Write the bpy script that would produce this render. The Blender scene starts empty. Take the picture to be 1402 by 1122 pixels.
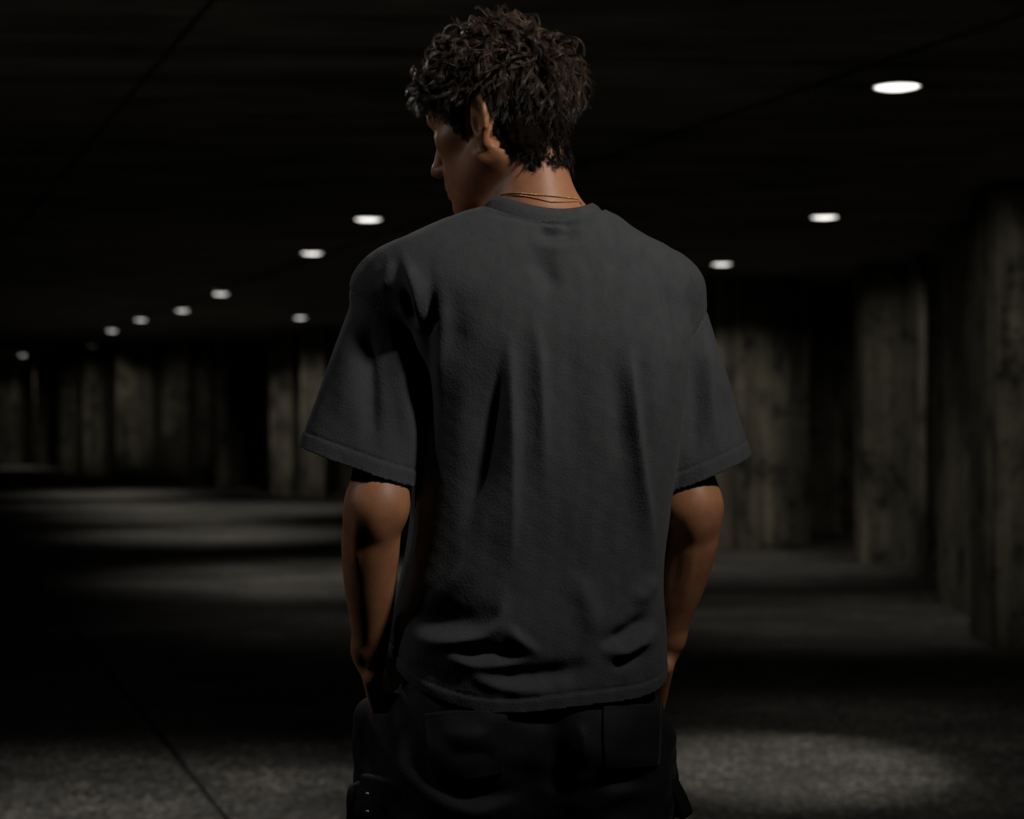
import bpy, bmesh, math, random
import numpy as np
from mathutils import Vector, Matrix
from mathutils.bvhtree import BVHTree

C = bpy.context.scene.collection
sc = bpy.context.scene

# ------------------------------------------------------------------ camera, world, lights, exposure
F = 1402 * 60 / 36.0          # focal length in pixels
CAMZ = 1.30
CEIL = 2.53
cam_d = bpy.data.cameras.new('camera'); cam = bpy.data.objects.new('camera', cam_d); C.objects.link(cam)
cam.location = (0, 0, CAMZ); cam.rotation_euler = (math.pi/2, 0, 0)
cam_d.lens = 60; cam_d.sensor_width = 36; cam_d.clip_end = 200
cam_d.dof.use_dof = True; cam_d.dof.focus_distance = 2.36; cam_d.dof.aperture_fstop = 4.0
sc.camera = cam
w = bpy.data.worlds.new('world'); sc.world = w; w.use_nodes = True
w.node_tree.nodes['Background'].inputs[0].default_value = (0.5, 0.5, 0.5, 1)
w.node_tree.nodes['Background'].inputs[1].default_value = 0.0
sc.view_settings.view_transform = 'Standard'; sc.view_settings.look = 'None'
sc.view_settings.exposure = 0.0; sc.view_settings.gamma = 1.0; sc.view_settings.use_curve_mapping = False

def spot(name, loc, target, energy, angle, blend=0.6, radius=0.05, color=(1, .95, .88)):
    d = bpy.data.lights.new(name, 'SPOT'); d.energy = energy; d.spot_size = math.radians(angle)
    d.spot_blend = blend; d.shadow_soft_size = radius; d.color = color
    o = bpy.data.objects.new(name, d); C.objects.link(o); o.location = loc
    o.rotation_euler = (Vector(target) - Vector(loc)).to_track_quat('-Z', 'Y').to_euler()
    return o
# ceiling spots out of frame: one behind the camera to the right, one to the left of the man
spot('key_spot_light', (0.95, 1.55, CEIL-.03), (0.04, 2.42, 1.67), 84, 60, 1, .13, (1, .955, .90))
spot('side_spot_light', (-2.1, 2.35, CEIL-.03), (-0.12, 2.45, 1.22), 17, 46, .6, .05, (.95, .97, 1))
spot('rim_spot_light', (-1.15, 4.75, CEIL-.03), (-0.05, 2.45, 1.45), 20, 50, .6, .05, (1, .97, .92))
spot('near_floor_light', (-1.15, 4.75, CEIL-.03), (-1.15, 4.75, 0), 170, 84, 1, .05, (1, .95, .88))

def W(px, py, d):
    return np.array([(px-701)/F*d, d, CAMZ+(561-py)/F*d])
def G(px, py):                     # point on the floor seen at a pixel
    return W(px, py, F*CAMZ/(py-561))
def CE(px, py):                    # point on the ceiling
    return W(px, py, F*(CEIL-CAMZ)/(561-py))
def topx(P):
    d = P[:, 1]
    return 701+F*P[:, 0]/d, 561-F*(P[:, 2]-CAMZ)/d

# ------------------------------------------------------------------ materials
def mat(name):
    m = bpy.data.materials.new(name); m.use_nodes = True
    nt = m.node_tree; b = nt.nodes['Principled BSDF']
    return m, nt, b
def node(nt, t, **kw):
    n = nt.nodes.new(t)
    for k, v in kw.items():
        if k in n.inputs: n.inputs[k].default_value = v
        else: setattr(n, k, v)
    return n
def ramp(nt, src, stops):
    r = nt.nodes.new('ShaderNodeValToRGB'); nt.links.new(src, r.inputs[0])
    el = r.color_ramp.elements
    while len(el) < len(stops): el.new(0.5)
    for e, (p, c) in zip(el, stops):
        e.position = p; e.color = (c[0], c[1], c[2], 1) if hasattr(c, '__len__') else (c, c, c, 1)
    return r
def coords(nt, scale=(1, 1, 1)):
    g = nt.nodes.new('ShaderNodeNewGeometry'); mp = nt.nodes.new('ShaderNodeMapping')
    nt.links.new(g.outputs['Position'], mp.inputs[0]); mp.inputs['Scale'].default_value = scale
    return mp.outputs[0]
def noise(nt, co, scale, detail=4, rough=.55):
    n = node(nt, 'ShaderNodeTexNoise', Scale=scale, Detail=detail, Roughness=rough); nt.links.new(co, n.inputs['Vector'])
    return n.outputs['Fac']
def bump(nt, b, h, strength, dist):
    n = node(nt, 'ShaderNodeBump', Strength=strength, Distance=dist); nt.links.new(h, n.inputs['Height'])
    nt.links.new(n.outputs[0], b.inputs['Normal']); return n
def mul(nt, a, b_, typ='MULTIPLY', fac=1.0):
    n = nt.nodes.new('ShaderNodeMix'); n.data_type = 'RGBA'; n.blend_type = typ; n.inputs[0].default_value = fac
    nt.links.new(a, n.inputs[6]); nt.links.new(b_, n.inputs[7]); return n.outputs[2]

def concrete(name, lo, hi):
    m, nt, b = mat(name)
    streak = noise(nt, coords(nt, (9, 9, .35)), 1.0, 5, .6)
    r1 = ramp(nt, streak, [(.30, [c*.38 for c in lo]), (.5, lo), (.72, hi)])
    blot = noise(nt, coords(nt, (1, 1, .7)), 5.0, 6, .62)
    r2 = ramp(nt, blot, [(.36, .16), (.46, .7), (.62, 1.0)])
    v = node(nt, 'ShaderNodeTexVoronoi', Scale=16.0); nt.links.new(coords(nt, (1, 1, .8)), v.inputs['Vector'])
    r3 = ramp(nt, v.outputs['Distance'], [(.13, .12), (.24, 1.0)])
    c = mul(nt, mul(nt, r1.outputs[0], r2.outputs[0]), r3.outputs[0])
    nt.links.new(c, b.inputs['Base Color'])
    b.inputs['Roughness'].default_value = .85
    fine = noise(nt, coords(nt), 45, 4, .7)
    bump(nt, b, mul(nt, fine, r2.outputs[0], 'ADD'), .5, .02)
    return m
M_WALL = concrete('weathered_concrete', (.17, .155, .12), (.36, .325, .25))
def ceil_mat():
    m, nt, b = mat('ceiling_concrete')
    r = ramp(nt, noise(nt, coords(nt, (.6, 2.2, 1)), 1.6, 5, .6), [(.35, (.09, .085, .075)), (.65, (.36, .335, .29))])
    nt.links.new(r.outputs[0], b.inputs['Base Color']); b.inputs['Roughness'].default_value = .9
    bump(nt, b, noise(nt, coords(nt, (.5, 2.5, 1)), 2.5, 5, .6), .6, .05); return m
M_CEIL = ceil_mat()
def floor_mat():
    m, nt, b = mat('asphalt_floor')
    big = noise(nt, coords(nt, (.7, 1.4, 1)), 1.1, 5, .6)
    r = ramp(nt, big, [(.34, .035), (.5, .075), (.68, .15)])
    gr = node(nt, 'ShaderNodeTexVoronoi', Scale=55.0); nt.links.new(coords(nt), gr.inputs['Vector'])
    r2 = ramp(nt, gr.outputs['Color'], [(.1, .2), (.6, .9), (.9, 2.4)])
    c = mul(nt, r.outputs[0], r2.outputs[0])
    t = node(nt, 'ShaderNodeRGB'); t.outputs[0].default_value = (1.0, .95, .87, 1)
    nt.links.new(mul(nt, c, t.outputs[0]), b.inputs['Base Color'])
    rr = ramp(nt, noise(nt, coords(nt), 2.0, 4), [(.35, .52), (.65, .8)])
    nt.links.new(rr.outputs[0], b.inputs['Roughness'])
    g2 = noise(nt, coords(nt), 80, 3, .6)
    bump(nt, b, mul(nt, gr.outputs['Distance'], g2, 'ADD'), .8, .012); return m
M_FLOOR = floor_mat()
def plain(name, col, rough=.5, metal=0., spec=.5):
    m, nt, b = mat(name); b.inputs['Base Color'].default_value = (*col, 1); b.inputs['Roughness'].default_value = rough
    b.inputs['Metallic'].default_value = metal; b.inputs['Specular IOR Level'].default_value = spec; return m
M_JOINT = plain('joint_filler', (.012, .012, .012), .95)
M_RING = plain('lamp_ring_metal', (.12, .12, .12), .5, .6)
def emit(name, strength):
    m, nt, b = mat(name); b.inputs['Base Color'].default_value = (.8, .8, .8, 1)
    b.inputs['Emission Color'].default_value = (1.0, .965, .91, 1); b.inputs['Emission Strength'].default_value = strength; return m
M_LAMP = emit('lamp_diffuser_glow', 2.4)
M_DIM = emit('lamp_diffuser_dim', .12)
def fabric(name, col, scale, bstr, sheen, rough=.9, dist=.0012):
    m, nt, b = mat(name)
    n1 = noise(nt, coords(nt), scale, 3, .6); n2 = noise(nt, coords(nt, (1, 1, .5)), 60, 4, .6)
    r = ramp(nt, n2, [(.3, [c*.88 for c in col]), (.7, [c*1.1 for c in col])])
    nt.links.new(r.outputs[0], b.inputs['Base Color']); b.inputs['Roughness'].default_value = rough
    b.inputs['Specular IOR Level'].default_value = .25
    b.inputs['Sheen Weight'].default_value = sheen; b.inputs['Sheen Roughness'].default_value = .45
    b.inputs['Sheen Tint'].default_value = (.6, .6, .6, 1)
    bump(nt, b, mul(nt, n1, n2, 'ADD', .8), bstr, dist); return m
M_TEE = fabric('charcoal_cotton', (.064, .0655, .069), 300, .8, .12)
M_PANTS = fabric('black_cotton_twill', (.0085, .0085, .0095), 450, .6, .09, .65)
def skin_mat():
    m, nt, b = mat('skin')
    n = noise(nt, coords(nt), 38, 4, .6)
    r = ramp(nt, n, [(.3, (.42, .178, .085)), (.7, (.54, .245, .125))])
    nt.links.new(r.outputs[0], b.inputs['Base Color']); b.inputs['Roughness'].default_value = .48
    b.inputs['Subsurface Weight'].default_value = .12; b.inputs['Subsurface Radius'].default_value = (1, .35, .2)
    b.inputs['Subsurface Scale'].default_value = .006; b.inputs['Specular IOR Level'].default_value = .42
    bump(nt, b, noise(nt, coords(nt), 420, 3), .25, .0008); return m
M_SKIN = skin_mat()
def hair_mat():
    m, nt, b = mat('dark_brown_hair')
    at = nt.nodes.new('ShaderNodeAttribute'); at.attribute_name = 'tone'
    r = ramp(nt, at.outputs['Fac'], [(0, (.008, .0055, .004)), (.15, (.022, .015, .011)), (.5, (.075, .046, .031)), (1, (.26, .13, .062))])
    nt.links.new(r.outputs[0], b.inputs['Base Color']); b.inputs['Roughness'].default_value = .36
    r2 = ramp(nt, at.outputs['Fac'], [(0, 0.0), (.08, .0), (.2, .9)]); nt.links.new(r2.outputs[0], b.inputs['Specular IOR Level']); return m
M_HAIR = hair_mat()
M_GOLD = plain('gold_chain', (.72, .47, .22), .3, 1.0)
M_BROW = plain('eyebrow_hair', (.012, .008, .006), .6)
M_EYE = plain('eye_white', (.5, .48, .45), .2)
M_SHOE = plain('black_leather', (.02, .02, .02), .45)
M_SNAP = plain('brass_snap', (.5, .35, .15), .35, 1.0)

# ------------------------------------------------------------------ object helpers
def mesh_from(name, V, Fc, material, parent=None, smooth=True):
    me = bpy.data.meshes.new(name)
    V = np.asarray(V, np.float32); me.from_pydata([], [], []) if False else None
    if isinstance(Fc, np.ndarray):
        n, k = Fc.shape
        me.vertices.add(len(V)); me.vertices.foreach_set('co', V.ravel())
        me.loops.add(n*k); me.loops.foreach_set('vertex_index', Fc.astype(np.int32).ravel())
        me.polygons.add(n); me.polygons.foreach_set('loop_start', np.arange(0, n*k, k, dtype=np.int32))
        me.polygons.foreach_set('loop_total', np.full(n, k, np.int32))
        me.update(calc_edges=True); me.validate()
    else:
        me.from_pydata([tuple(v) for v in V], [], Fc); me.update()
    me.polygons.foreach_set('use_smooth', [smooth]*len(me.polygons))
    me.materials.append(material)
    o = bpy.data.objects.new(name, me); C.objects.link(o)
    if parent: o.parent = parent
    return o
def obj(name, bm, material, parent=None, smooth=False):
    me = bpy.data.meshes.new(name); bmesh.ops.recalc_face_normals(bm, faces=bm.faces); bm.to_mesh(me); bm.free()
    me.polygons.foreach_set('use_smooth', [smooth]*len(me.polygons)); me.materials.append(material)
    o = bpy.data.objects.new(name, me); C.objects.link(o)
    if parent: o.parent = parent
    return o
def thing(name, label, cat, loc=(0, 0, 0), group=None):
    o = bpy.data.objects.new(name, None); C.objects.link(o); o.location = loc; o['label'] = label; o['category'] = cat
    o['kind'] = 'thing'
    if group: o['group'] = group
    return o
def struct(o): o['kind'] = 'structure'; return o
def to_local(o, root):
    o.parent = root; o.matrix_parent_inverse = Matrix.Translation(-root.location)

def clip_poly(poly, p, n):          # keep the side where (q-p).n >= 0
    out = []
    for i in range(len(poly)):
        a, b = np.array(poly[i]), np.array(poly[(i+1) % len(poly)])
        da, db = (a-p) @ n, (b-p) @ n
        if da >= 0: out.append(a)
        if da*db < 0: out.append(a+(b-a)*da/(da-db))
    return out
def split_poly(polys, a, b, gap):
    a = np.array(a[:2]); b = np.array(b[:2]); t = (b-a)/np.linalg.norm(b-a); n = np.array([-t[1], t[0]])
    out = []
    for q in polys:
        for s in (1, -1):
            r = clip_poly(q, a+s*n*gap/2, s*n)
            if len(r) >= 3: out.append(r)
    return out
def slab_mesh(bm, poly, z0, z1):
    lo = [bm.verts.new((p[0], p[1], z0)) for p in poly]; hi = [bm.verts.new((p[0], p[1], z1)) for p in poly]
    bm.faces.new(lo[::-1]); bm.faces.new(hi); n = len(poly)
    for i in range(n): bm.faces.new((lo[i], lo[(i+1) % n], hi[(i+1) % n], hi[i]))

# ------------------------------------------------------------------ structure
ROOM = [(-30, -5), (6, -5), (6, 50), (-30, 50)]
bm = bmesh.new()
p1, p2 = G(185, 965), G(310, 1122)
for q in split_poly([ROOM], p1, p2, .022): slab_mesh(bm, q, -.15, 0)
floor = struct(obj('floor', bm, M_FLOOR))
bm = bmesh.new(); slab_mesh(bm, ROOM, -.25, -.02); struct(obj('trim_1', bm, M_JOINT))
bm = bmesh.new()
polys = split_poly([ROOM], CE(1402, 18), CE(830, 215), .06)
polys = split_poly(polys, CE(240, 60), CE(60, 268), .02)
polys = split_poly(polys, CE(10, 281), CE(300, 288), .05)
polys = split_poly(polys, CE(1020, 84), CE(1400, 92), .03)
for q in polys: slab_mesh(bm, q, CEIL, CEIL+.2)
struct(obj('ceiling', bm, M_CEIL))
bm = bmesh.new(); slab_mesh(bm, ROOM, CEIL+.04, CEIL+.3); struct(obj('trim_2', bm, M_JOINT))
def wall(name, pts, th=.3, side=1):
    bm = bmesh.new()
    for (x0, y0), (x1, y1) in zip(pts[:-1], pts[1:]):
        t = np.array([x1-x0, y1-y0]); t /= np.linalg.norm(t); n = np.array([-t[1], t[0]])*side
        a, b = np.array([x0, y0]), np.array([x1, y1])
        slab_mesh(bm, [a, b, b+n*th, a+n*th], -.02, CEIL+.02)
    return struct(obj(name, bm, M_WALL))
wall('wall_right', [(3.75, -4.6), (3.75, 17.4)], side=-1)
wall('wall_back', [(3.9, 17.2), (-13.6, 44.0)], side=-1)
wall('wall_far', [(-13.2, 43.6), (-29, 43.6)], side=-1)
wall('wall_left', [(-3.2, -4.5), (-29.6, 43.9)], side=1)
wall('wall_front', [(-3.6, -4.4), (4.0, -4.4)], side=-1)

def pillar(x0, x1, y0, y1, label, board=.13):
    """board-formed concrete pier: a grooved, chamfered outline drawn up from floor to ceiling"""
    cx, cy = (x0+x1)/2, (y0+y1)/2
    prof = []
    cor = [(x0, y0), (x1, y0), (x1, y1), (x0, y1)]
    for i in range(4):
        a, b = np.array(cor[i]), np.array(cor[(i+1) % 4]); L = np.linalg.norm(b-a); t = (b-a)/L; n = np.array([t[1], -t[0]])
        prof.append(a+t*.02)
        k = max(1, int(round(L/board)))
        for j in range(1, k):
            c = a+t*L*j/k
            st = .004*math.sin(7.3*j+3*x0+y0)
            prof += [c-t*.006, c-t*.002-n*.008, c+t*.002-n*.008, c+t*.006]
        prof.append(b-t*.02)
    bm = bmesh.new(); slab_mesh(bm, [p-np.array([cx, cy]) for p in prof], 0, CEIL-.004)
    o = obj('concrete_pillar', bm, M_WALL); o.location = (cx, cy, 0)
    o['label'] = label; o['category'] = 'pillar'; o['kind'] = 'thing'; o['group'] = 'concrete pillars along the wall'
    return o
PIL = [
 (2.61, 3.73, 9.18, 9.75, 'nearest concrete pillar at the right edge, its speckled front face lit'),
 (2.87, 3.73, 9.78, 11.55, 'wide stained concrete pillar right behind the nearest one, seen along its long side'),
 (3.17, 3.245, 13.3, 13.62, 'narrow pale concrete pillar edge between the dark slot and the wide stained pillar'),
 (2.935, 3.40, 14.3, 14.62, 'blotchy lit concrete pillar just right of the black recess'),
 (2.65, 2.86, 16.35, 17.3, 'dim unlit concrete pillar at the left side of the black recess'),
 (1.86, 2.56, 15.75, 17.6, 'streaked lit concrete pillar seen just past the right sleeve'),
 (.55, 1.05, 17.9, 19.6, 'concrete pillar hidden behind the right side of the grey t-shirt'),
 (-.9, -.4, 20.4, 22.2, 'concrete pillar hidden behind the left side of the grey t-shirt'),
 (-2.05, -1.6, 22.6, 24.4, 'concrete pillar hidden behind the left sleeve'),
 (-3.14, -2.78, 25.3, 26.6, 'mid grey concrete pillar just left of the left sleeve, under a lamp'),
 (-3.72, -3.38, 26.2, 27.6, 'bright narrow concrete pillar beside a dark gap, second left of the sleeve'),
 (-5.05, -4.85, 29.0, 30.2, 'thin faint concrete pillar standing in the wide dark bay'),
 (-5.65, -5.38, 30.4, 31.1, 'dull narrow concrete pillar touching the mid-brown one in the middle of the far row'),
 (-6.15, -5.66, 30.0, 31.5, 'mid-brown concrete pillar at the left of the wide dark bay'),
 (-7.10, -6.48, 30.6, 32.6, 'broad bright streaked concrete pillar under the short row of lamps'),
 (-8.52, -8.12, 33.8, 35.4, 'lit concrete pillar left of the broad bright one'),
 (-9.35, -8.85, 35.2, 36.6, 'dim concrete pillar between two lit ones in the far row'),
 (-10.70, -10.26, 38.2, 38.75, 'small lit concrete pillar second from the far end of the row'),
 (-11.95, -11.45, 39.6, 40.4, 'small lit concrete pillar at the far left end of the row'),
]
for a in PIL: pillar(*a)

# ------------------------------------------------------------------ ceiling lamps
def lathe(bm, prof, n=40):
    rings = []
    for r, z in prof:
        rings.append([bm.verts.new((r*math.cos(2*math.pi*i/n), r*math.sin(2*math.pi*i/n), z)) for i in range(n)] if r > 1e-6 else [bm.verts.new((0, 0, z))])
    for A, B in zip(rings[:-1], rings[1:]):
        for i in range(n):
            j = (i+1) % n
            if len(A) == 1: bm.faces.new((A[0], B[j], B[i]))
            elif len(B) == 1: bm.faces.new((A[i], A[j], B[0]))
            else: bm.faces.new((A[i], A[j], B[j], B[i]))
bm = bmesh.new(); lathe(bm, [(.088, .0), (.088, -.012), (.094, -.016), (.104, -.010), (.108, 0)]); ring_o = obj('trim_ring', bm, M_RING, None, True)
bm = bmesh.new(); lathe(bm, [(.087, -.004), (.080, -.012), (.055, -.018), (.025, -.021), (0, -.022)]); diff_o = obj('diffuser', bm, M_LAMP, None, True)
LAMPS = [  # px, py, spot watts, label
 (1228, 115, 22, 'largest glowing round ceiling light, above the right-hand pillars'),
 (1129, 295, 40, 'round ceiling light in front of the black recess, second along the right side'),
 (988, 360, 60, 'round ceiling light just above the right sleeve'),
 (411, 434, 75, 'small round ceiling light above the bright narrow pillar, left of the sleeve'),
 (504, 298, 16, 'round ceiling light nearest the left shoulder'),
 (427, 345, 95, 'round ceiling light second from the left shoulder in the diagonal row'),
 (302, 401, 110, 'round ceiling light in the middle of the diagonal row, above the dark bay'),
 (250, 424, 90, 'ceiling light above the mid-brown pillar'),
 (193, 437, 100, 'ceiling light right above the broad bright streaked pillar'),
 (153, 452, 110, 'ceiling light at the left edge of the broad bright pillar, smallest of the close row'),
 (31, 486, 40, 'farthest round ceiling light, alone near the left edge'),
 (126, 473, 0, 'dim unlit-looking round ceiling light below the end of the close row'),
]
for i, (px, py, wt, lab) in enumerate(LAMPS):
    p = CE(px, py)
    t = thing('ceiling_light', lab, 'light', (p[0], p[1], CEIL), 'round ceiling lights')
    if i == 0: a, b = ring_o, diff_o
    else:
        a, b = ring_o.copy(), diff_o.copy(); C.objects.link(a); C.objects.link(b)
    a.parent = t; b.parent = t
    if wt == 0:
        b.data = b.data.copy(); b.data.materials[0] = M_DIM
    else:
        s = spot('ceiling_light_beam', (p[0], p[1], CEIL-.035), (p[0], p[1], 0), wt, 84, 1.0, .06, (1, .94, .84))
WASH = [(0, (2.95, 9.3, 1.25), 95, 44), (0, (.95, 6.22, 0), 140, 34), (1, (3.1, 14.2, 1.0), 115, 44), (2, (2.2, 15.75, .9), 40, 66), (3, (-2.95, 25.3, 1.1), 100, 44), (3, (-3.55, 26.2, 1.1), 80, 24),
        (7, (-5.9, 30.0, 1.2), 170, 14), (8, (-6.8, 30.6, 1.2), 270, 15), (9, (-8.3, 33.8, 1.2), 210, 17), (10, (-10.6, 38.2, 1.0), 16, 80), (10, (-11.7, 39.6, 1.0), 14, 60)]
for i, tg, wt, an in WASH:  # extra spots added at the lamp positions to brighten pillars and a floor patch
    p = CE(*LAMPS[i][:2]); spot('added_wash_spot', (p[0], p[1], CEIL-.035), tg, wt, an, .8, .06, (1, .94, .82))
# ------------------------------------------------------------------ signed-distance modelling tools
def smin(a, b, k):
    h = np.clip(.5+.5*(b-a)/k, 0, 1); return b+(a-b)*h-k*h*(1-h)
def smax(a, b, k): return -smin(-a, -b, k)
def cap(P, a, b, ra, rb):
    a = np.asarray(a, np.float32); b = np.asarray(b, np.float32); ab = b-a
    t = np.clip(((P-a) @ ab)/(ab @ ab), 0, 1)
    return np.linalg.norm(P-a-t[:, None]*ab, axis=1)-(ra+(rb-ra)*t)
def ell(P, c, r, R=None):
    Q = P-np.asarray(c, np.float32)
    if R is not None: Q = Q @ R
    r = np.asarray(r, np.float32)
    k0 = np.linalg.norm(Q/r, axis=1); k1 = np.linalg.norm(Q/(r*r), axis=1)+1e-9
    return k0*(k0-1)/k1
def rbox(P, c, hs, r, R=None):
    Q = P-np.asarray(c, np.float32)
    if R is not None: Q = Q @ R
    q = np.abs(Q)-(np.asarray(hs, np.float32)-r)
    return np.linalg.norm(np.maximum(q, 0), axis=1)+np.minimum(q.max(1), 0)-r
def spline(xs, ys):
    """smooth interpolation through a table (monotone xs)"""
    xs = np.asarray(xs, float); ys = np.asarray(ys, float); o = np.argsort(xs); xs, ys = xs[o], ys[o]
    d = np.diff(ys)/np.diff(xs); m = np.zeros_like(ys); m[0], m[-1] = d[0], d[-1]
    for i in range(1, len(xs)-1):
        m[i] = 0 if d[i-1]*d[i] <= 0 else 2*d[i-1]*d[i]/(d[i-1]+d[i])
    def f(x):
        x = np.clip(x, xs[0], xs[-1]); i = np.clip(np.searchsorted(xs, x)-1, 0, len(xs)-2)
        h = xs[i+1]-xs[i]; t = (x-xs[i])/h
        return ((2*t**3-3*t**2+1)*ys[i]+(t**3-2*t*t+t)*h*m[i]+(-2*t**3+3*t*t)*ys[i+1]+(t**3-t*t)*h*m[i+1]).astype(np.float32)
    return f
def grad(f, P, e=.001):
    g = np.stack([f(P+np.array(d, np.float32)*e)-f(P-np.array(d, np.float32)*e) for d in np.eye(3)], 1)/(2*e)
    return g
def iso(f, lo, hi, h, slack=2.2, newton=2):
    """surface of f = 0 as a quad mesh; only blocks near the surface are sampled"""
    B = 8; lo = np.array(lo, np.float32); nb = np.ceil((np.array(hi)-lo)/(h*B)).astype(int)
    bi = np.stack(np.meshgrid(*[np.arange(n) for n in nb], indexing='ij'), -1).reshape(-1, 3)
    cen = (lo+(bi+.5)*h*B).astype(np.float32)
    fb = np.concatenate([f(cen[i:i+100000]) for i in range(0, len(cen), 100000)])
    Fg = np.repeat(np.repeat(np.repeat(fb.reshape(nb), B, 0), B, 1), B, 2).astype(np.float32)
    act = bi[np.abs(fb) < slack*h*B]
    off = np.stack(np.meshgrid(*[np.arange(B)]*3, indexing='ij'), -1).reshape(-1, 3)
    for i in range(0, len(act), 300):
        idx = (act[i:i+300, None]*B+off[None]).reshape(-1, 3)
        Fg[idx[:, 0], idx[:, 1], idx[:, 2]] = f((lo+idx*h).astype(np.float32))
    ins = Fg < 0
    nx, ny, nz = Fg.shape
    cnt = np.zeros((nx-1, ny-1, nz-1), np.int8)
    for a in (0, 1):
        for b in (0, 1):
            for c in (0, 1): cnt += ins[a:nx-1+a, b:ny-1+b, c:nz-1+c]
    cells = np.argwhere((cnt > 0) & (cnt < 8))
    vid = np.full(cnt.shape, -1, np.int32); vid[cells[:, 0], cells[:, 1], cells[:, 2]] = np.arange(len(cells))
    acc = np.zeros((len(cells), 3), np.float32); n = np.zeros(len(cells), np.float32)
    corners = [(a, b, c) for a in (0, 1) for b in (0, 1) for c in (0, 1)]
    for c0 in corners:
        for ax in range(3):
            if c0[ax]: continue
            c1 = list(c0); c1[ax] = 1
            q0 = cells+np.array(c0); q1 = cells+np.array(c1)
            f0 = Fg[q0[:, 0], q0[:, 1], q0[:, 2]]; f1 = Fg[q1[:, 0], q1[:, 1], q1[:, 2]]
            s = (f0 < 0) != (f1 < 0); t = np.where(s, f0/np.where(s, f0-f1, 1), 0)
            acc += s[:, None]*(q0+t[:, None]*(q1-q0)); n += s
    V = lo+acc/n[:, None]*h
    quads = []
    for ax in range(3):
        u, v = (ax+1) % 3, (ax+2) % 3
        sl0 = [slice(1, None)]*3; sl1 = [slice(1, None)]*3
        sl0[ax] = slice(0, -1); sl1[ax] = slice(1, None)
        e = np.argwhere(ins[tuple(sl0)] != ins[tuple(sl1)])
        base = np.ones(3, int); base[ax] = 0; e = e+base
        e = e[(e[:, 0] < nx-1) & (e[:, 1] < ny-1) & (e[:, 2] < nz-1)]
        du = np.zeros(3, int); du[u] = 1; dv = np.zeros(3, int); dv[v] = 1
        q = np.stack([vid[tuple((e-x).T)] for x in (du+dv, dv, 0*du, du)], 1)
        fl = ~ins[tuple(e.T)]
        q[fl] = q[fl][:, ::-1]; quads.append(q)
    Q = np.concatenate(quads); Q = Q[(Q >= 0).all(1)]
    V = V.astype(np.float32)
    for _ in range(newton):
        for i in range(0, len(V), 200000):
            p = V[i:i+200000]; g = grad(f, p); fv = f(p)
            st = np.clip(fv/np.maximum((g*g).sum(1), .05), -h, h); V[i:i+200000] = p-st[:, None]*g
    return V, Q
def vnormals(V, Q):
    n = np.cross(V[Q[:, 2]]-V[Q[:, 0]], V[Q[:, 3]]-V[Q[:, 1]]); N = np.zeros_like(V)
    for k in range(4): np.add.at(N, Q[:, k], n)
    return N/np.maximum(np.linalg.norm(N, axis=1), 1e-12)[:, None]
def smooth_mesh(V, Q, it, lam=.5):
    E = np.concatenate([Q[:, [0, 1]], Q[:, [1, 2]], Q[:, [2, 3]], Q[:, [3, 0]]])
    for _ in range(it):
        S = np.zeros_like(V); n = np.zeros(len(V), np.float32)
        np.add.at(S, E[:, 0], V[E[:, 1]]); np.add.at(n, E[:, 0], 1); np.add.at(S, E[:, 1], V[E[:, 0]]); np.add.at(n, E[:, 1], 1)
        V = V+lam*(S/np.maximum(n, 1)[:, None]-V)
    return V
def compact(V, Q):
    u = np.unique(Q); r = np.full(len(V), -1, np.int32); r[u] = np.arange(len(u)); return V[u], r[Q], u
def wob(P, s, seed):
    """cheap smooth noise, about -1..1"""
    rs = np.random.RandomState(seed); out = 0
    for _ in range(7):
        k = rs.randn(3)*s; out = out+np.sin(P @ k.astype(np.float32)+rs.rand()*6.28)
    return out/3.5
def poly_dist(px, py, pts):
    """distance to a polyline in photo pixels, position along it (0..1) and signed side"""
    pts = np.array(pts, float); L = np.r_[0, np.cumsum(np.linalg.norm(np.diff(pts, axis=0), axis=1))]
    best = np.full(len(px), 1e9); tt = np.zeros(len(px)); sd = np.zeros(len(px))
    for i in range(len(pts)-1):
        a, b = pts[i], pts[i+1]; ab = b-a; l2 = ab @ ab
        t = np.clip(((px-a[0])*ab[0]+(py-a[1])*ab[1])/l2, 0, 1)
        dx = px-a[0]-t*ab[0]; dy = py-a[1]-t*ab[1]; d = np.hypot(dx, dy); m = d < best
        best[m] = d[m]; tt[m] = ((L[i]+t*np.sqrt(l2))/L[-1])[m]; sd[m] = np.sign(dx*ab[1]-dy*ab[0])[m]
    return best, tt, sd
def dense(pts, n=24):
    pts = np.array(pts, float)
    if len(pts) < 3: return pts
    s = np.linspace(0, 1, len(pts)); f = [spline(s, pts[:, k]) for k in (0, 1)]; u = np.linspace(0, 1, n)
    return np.stack([f[0](u), f[1](u)], 1)
def strokes(px, py, lst):
    """sum of ridges (+) and valleys (-): (points, metres, width px, optional one-sided second width)"""
    D = np.zeros(len(px))
    for st in lst:
        pts, amp, wd = st[:3]; w2 = st[3] if len(st) > 3 else wd
        d, t, s = poly_dist(px, py, dense(pts))
        ww = np.where(s >= 0, wd, w2)
        e = np.clip(np.minimum(t, 1-t)/.38, 0, 1); D += amp*np.exp(-(d/ww)**2)*e*e*(3-2*e)*1.1
    return D

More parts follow.
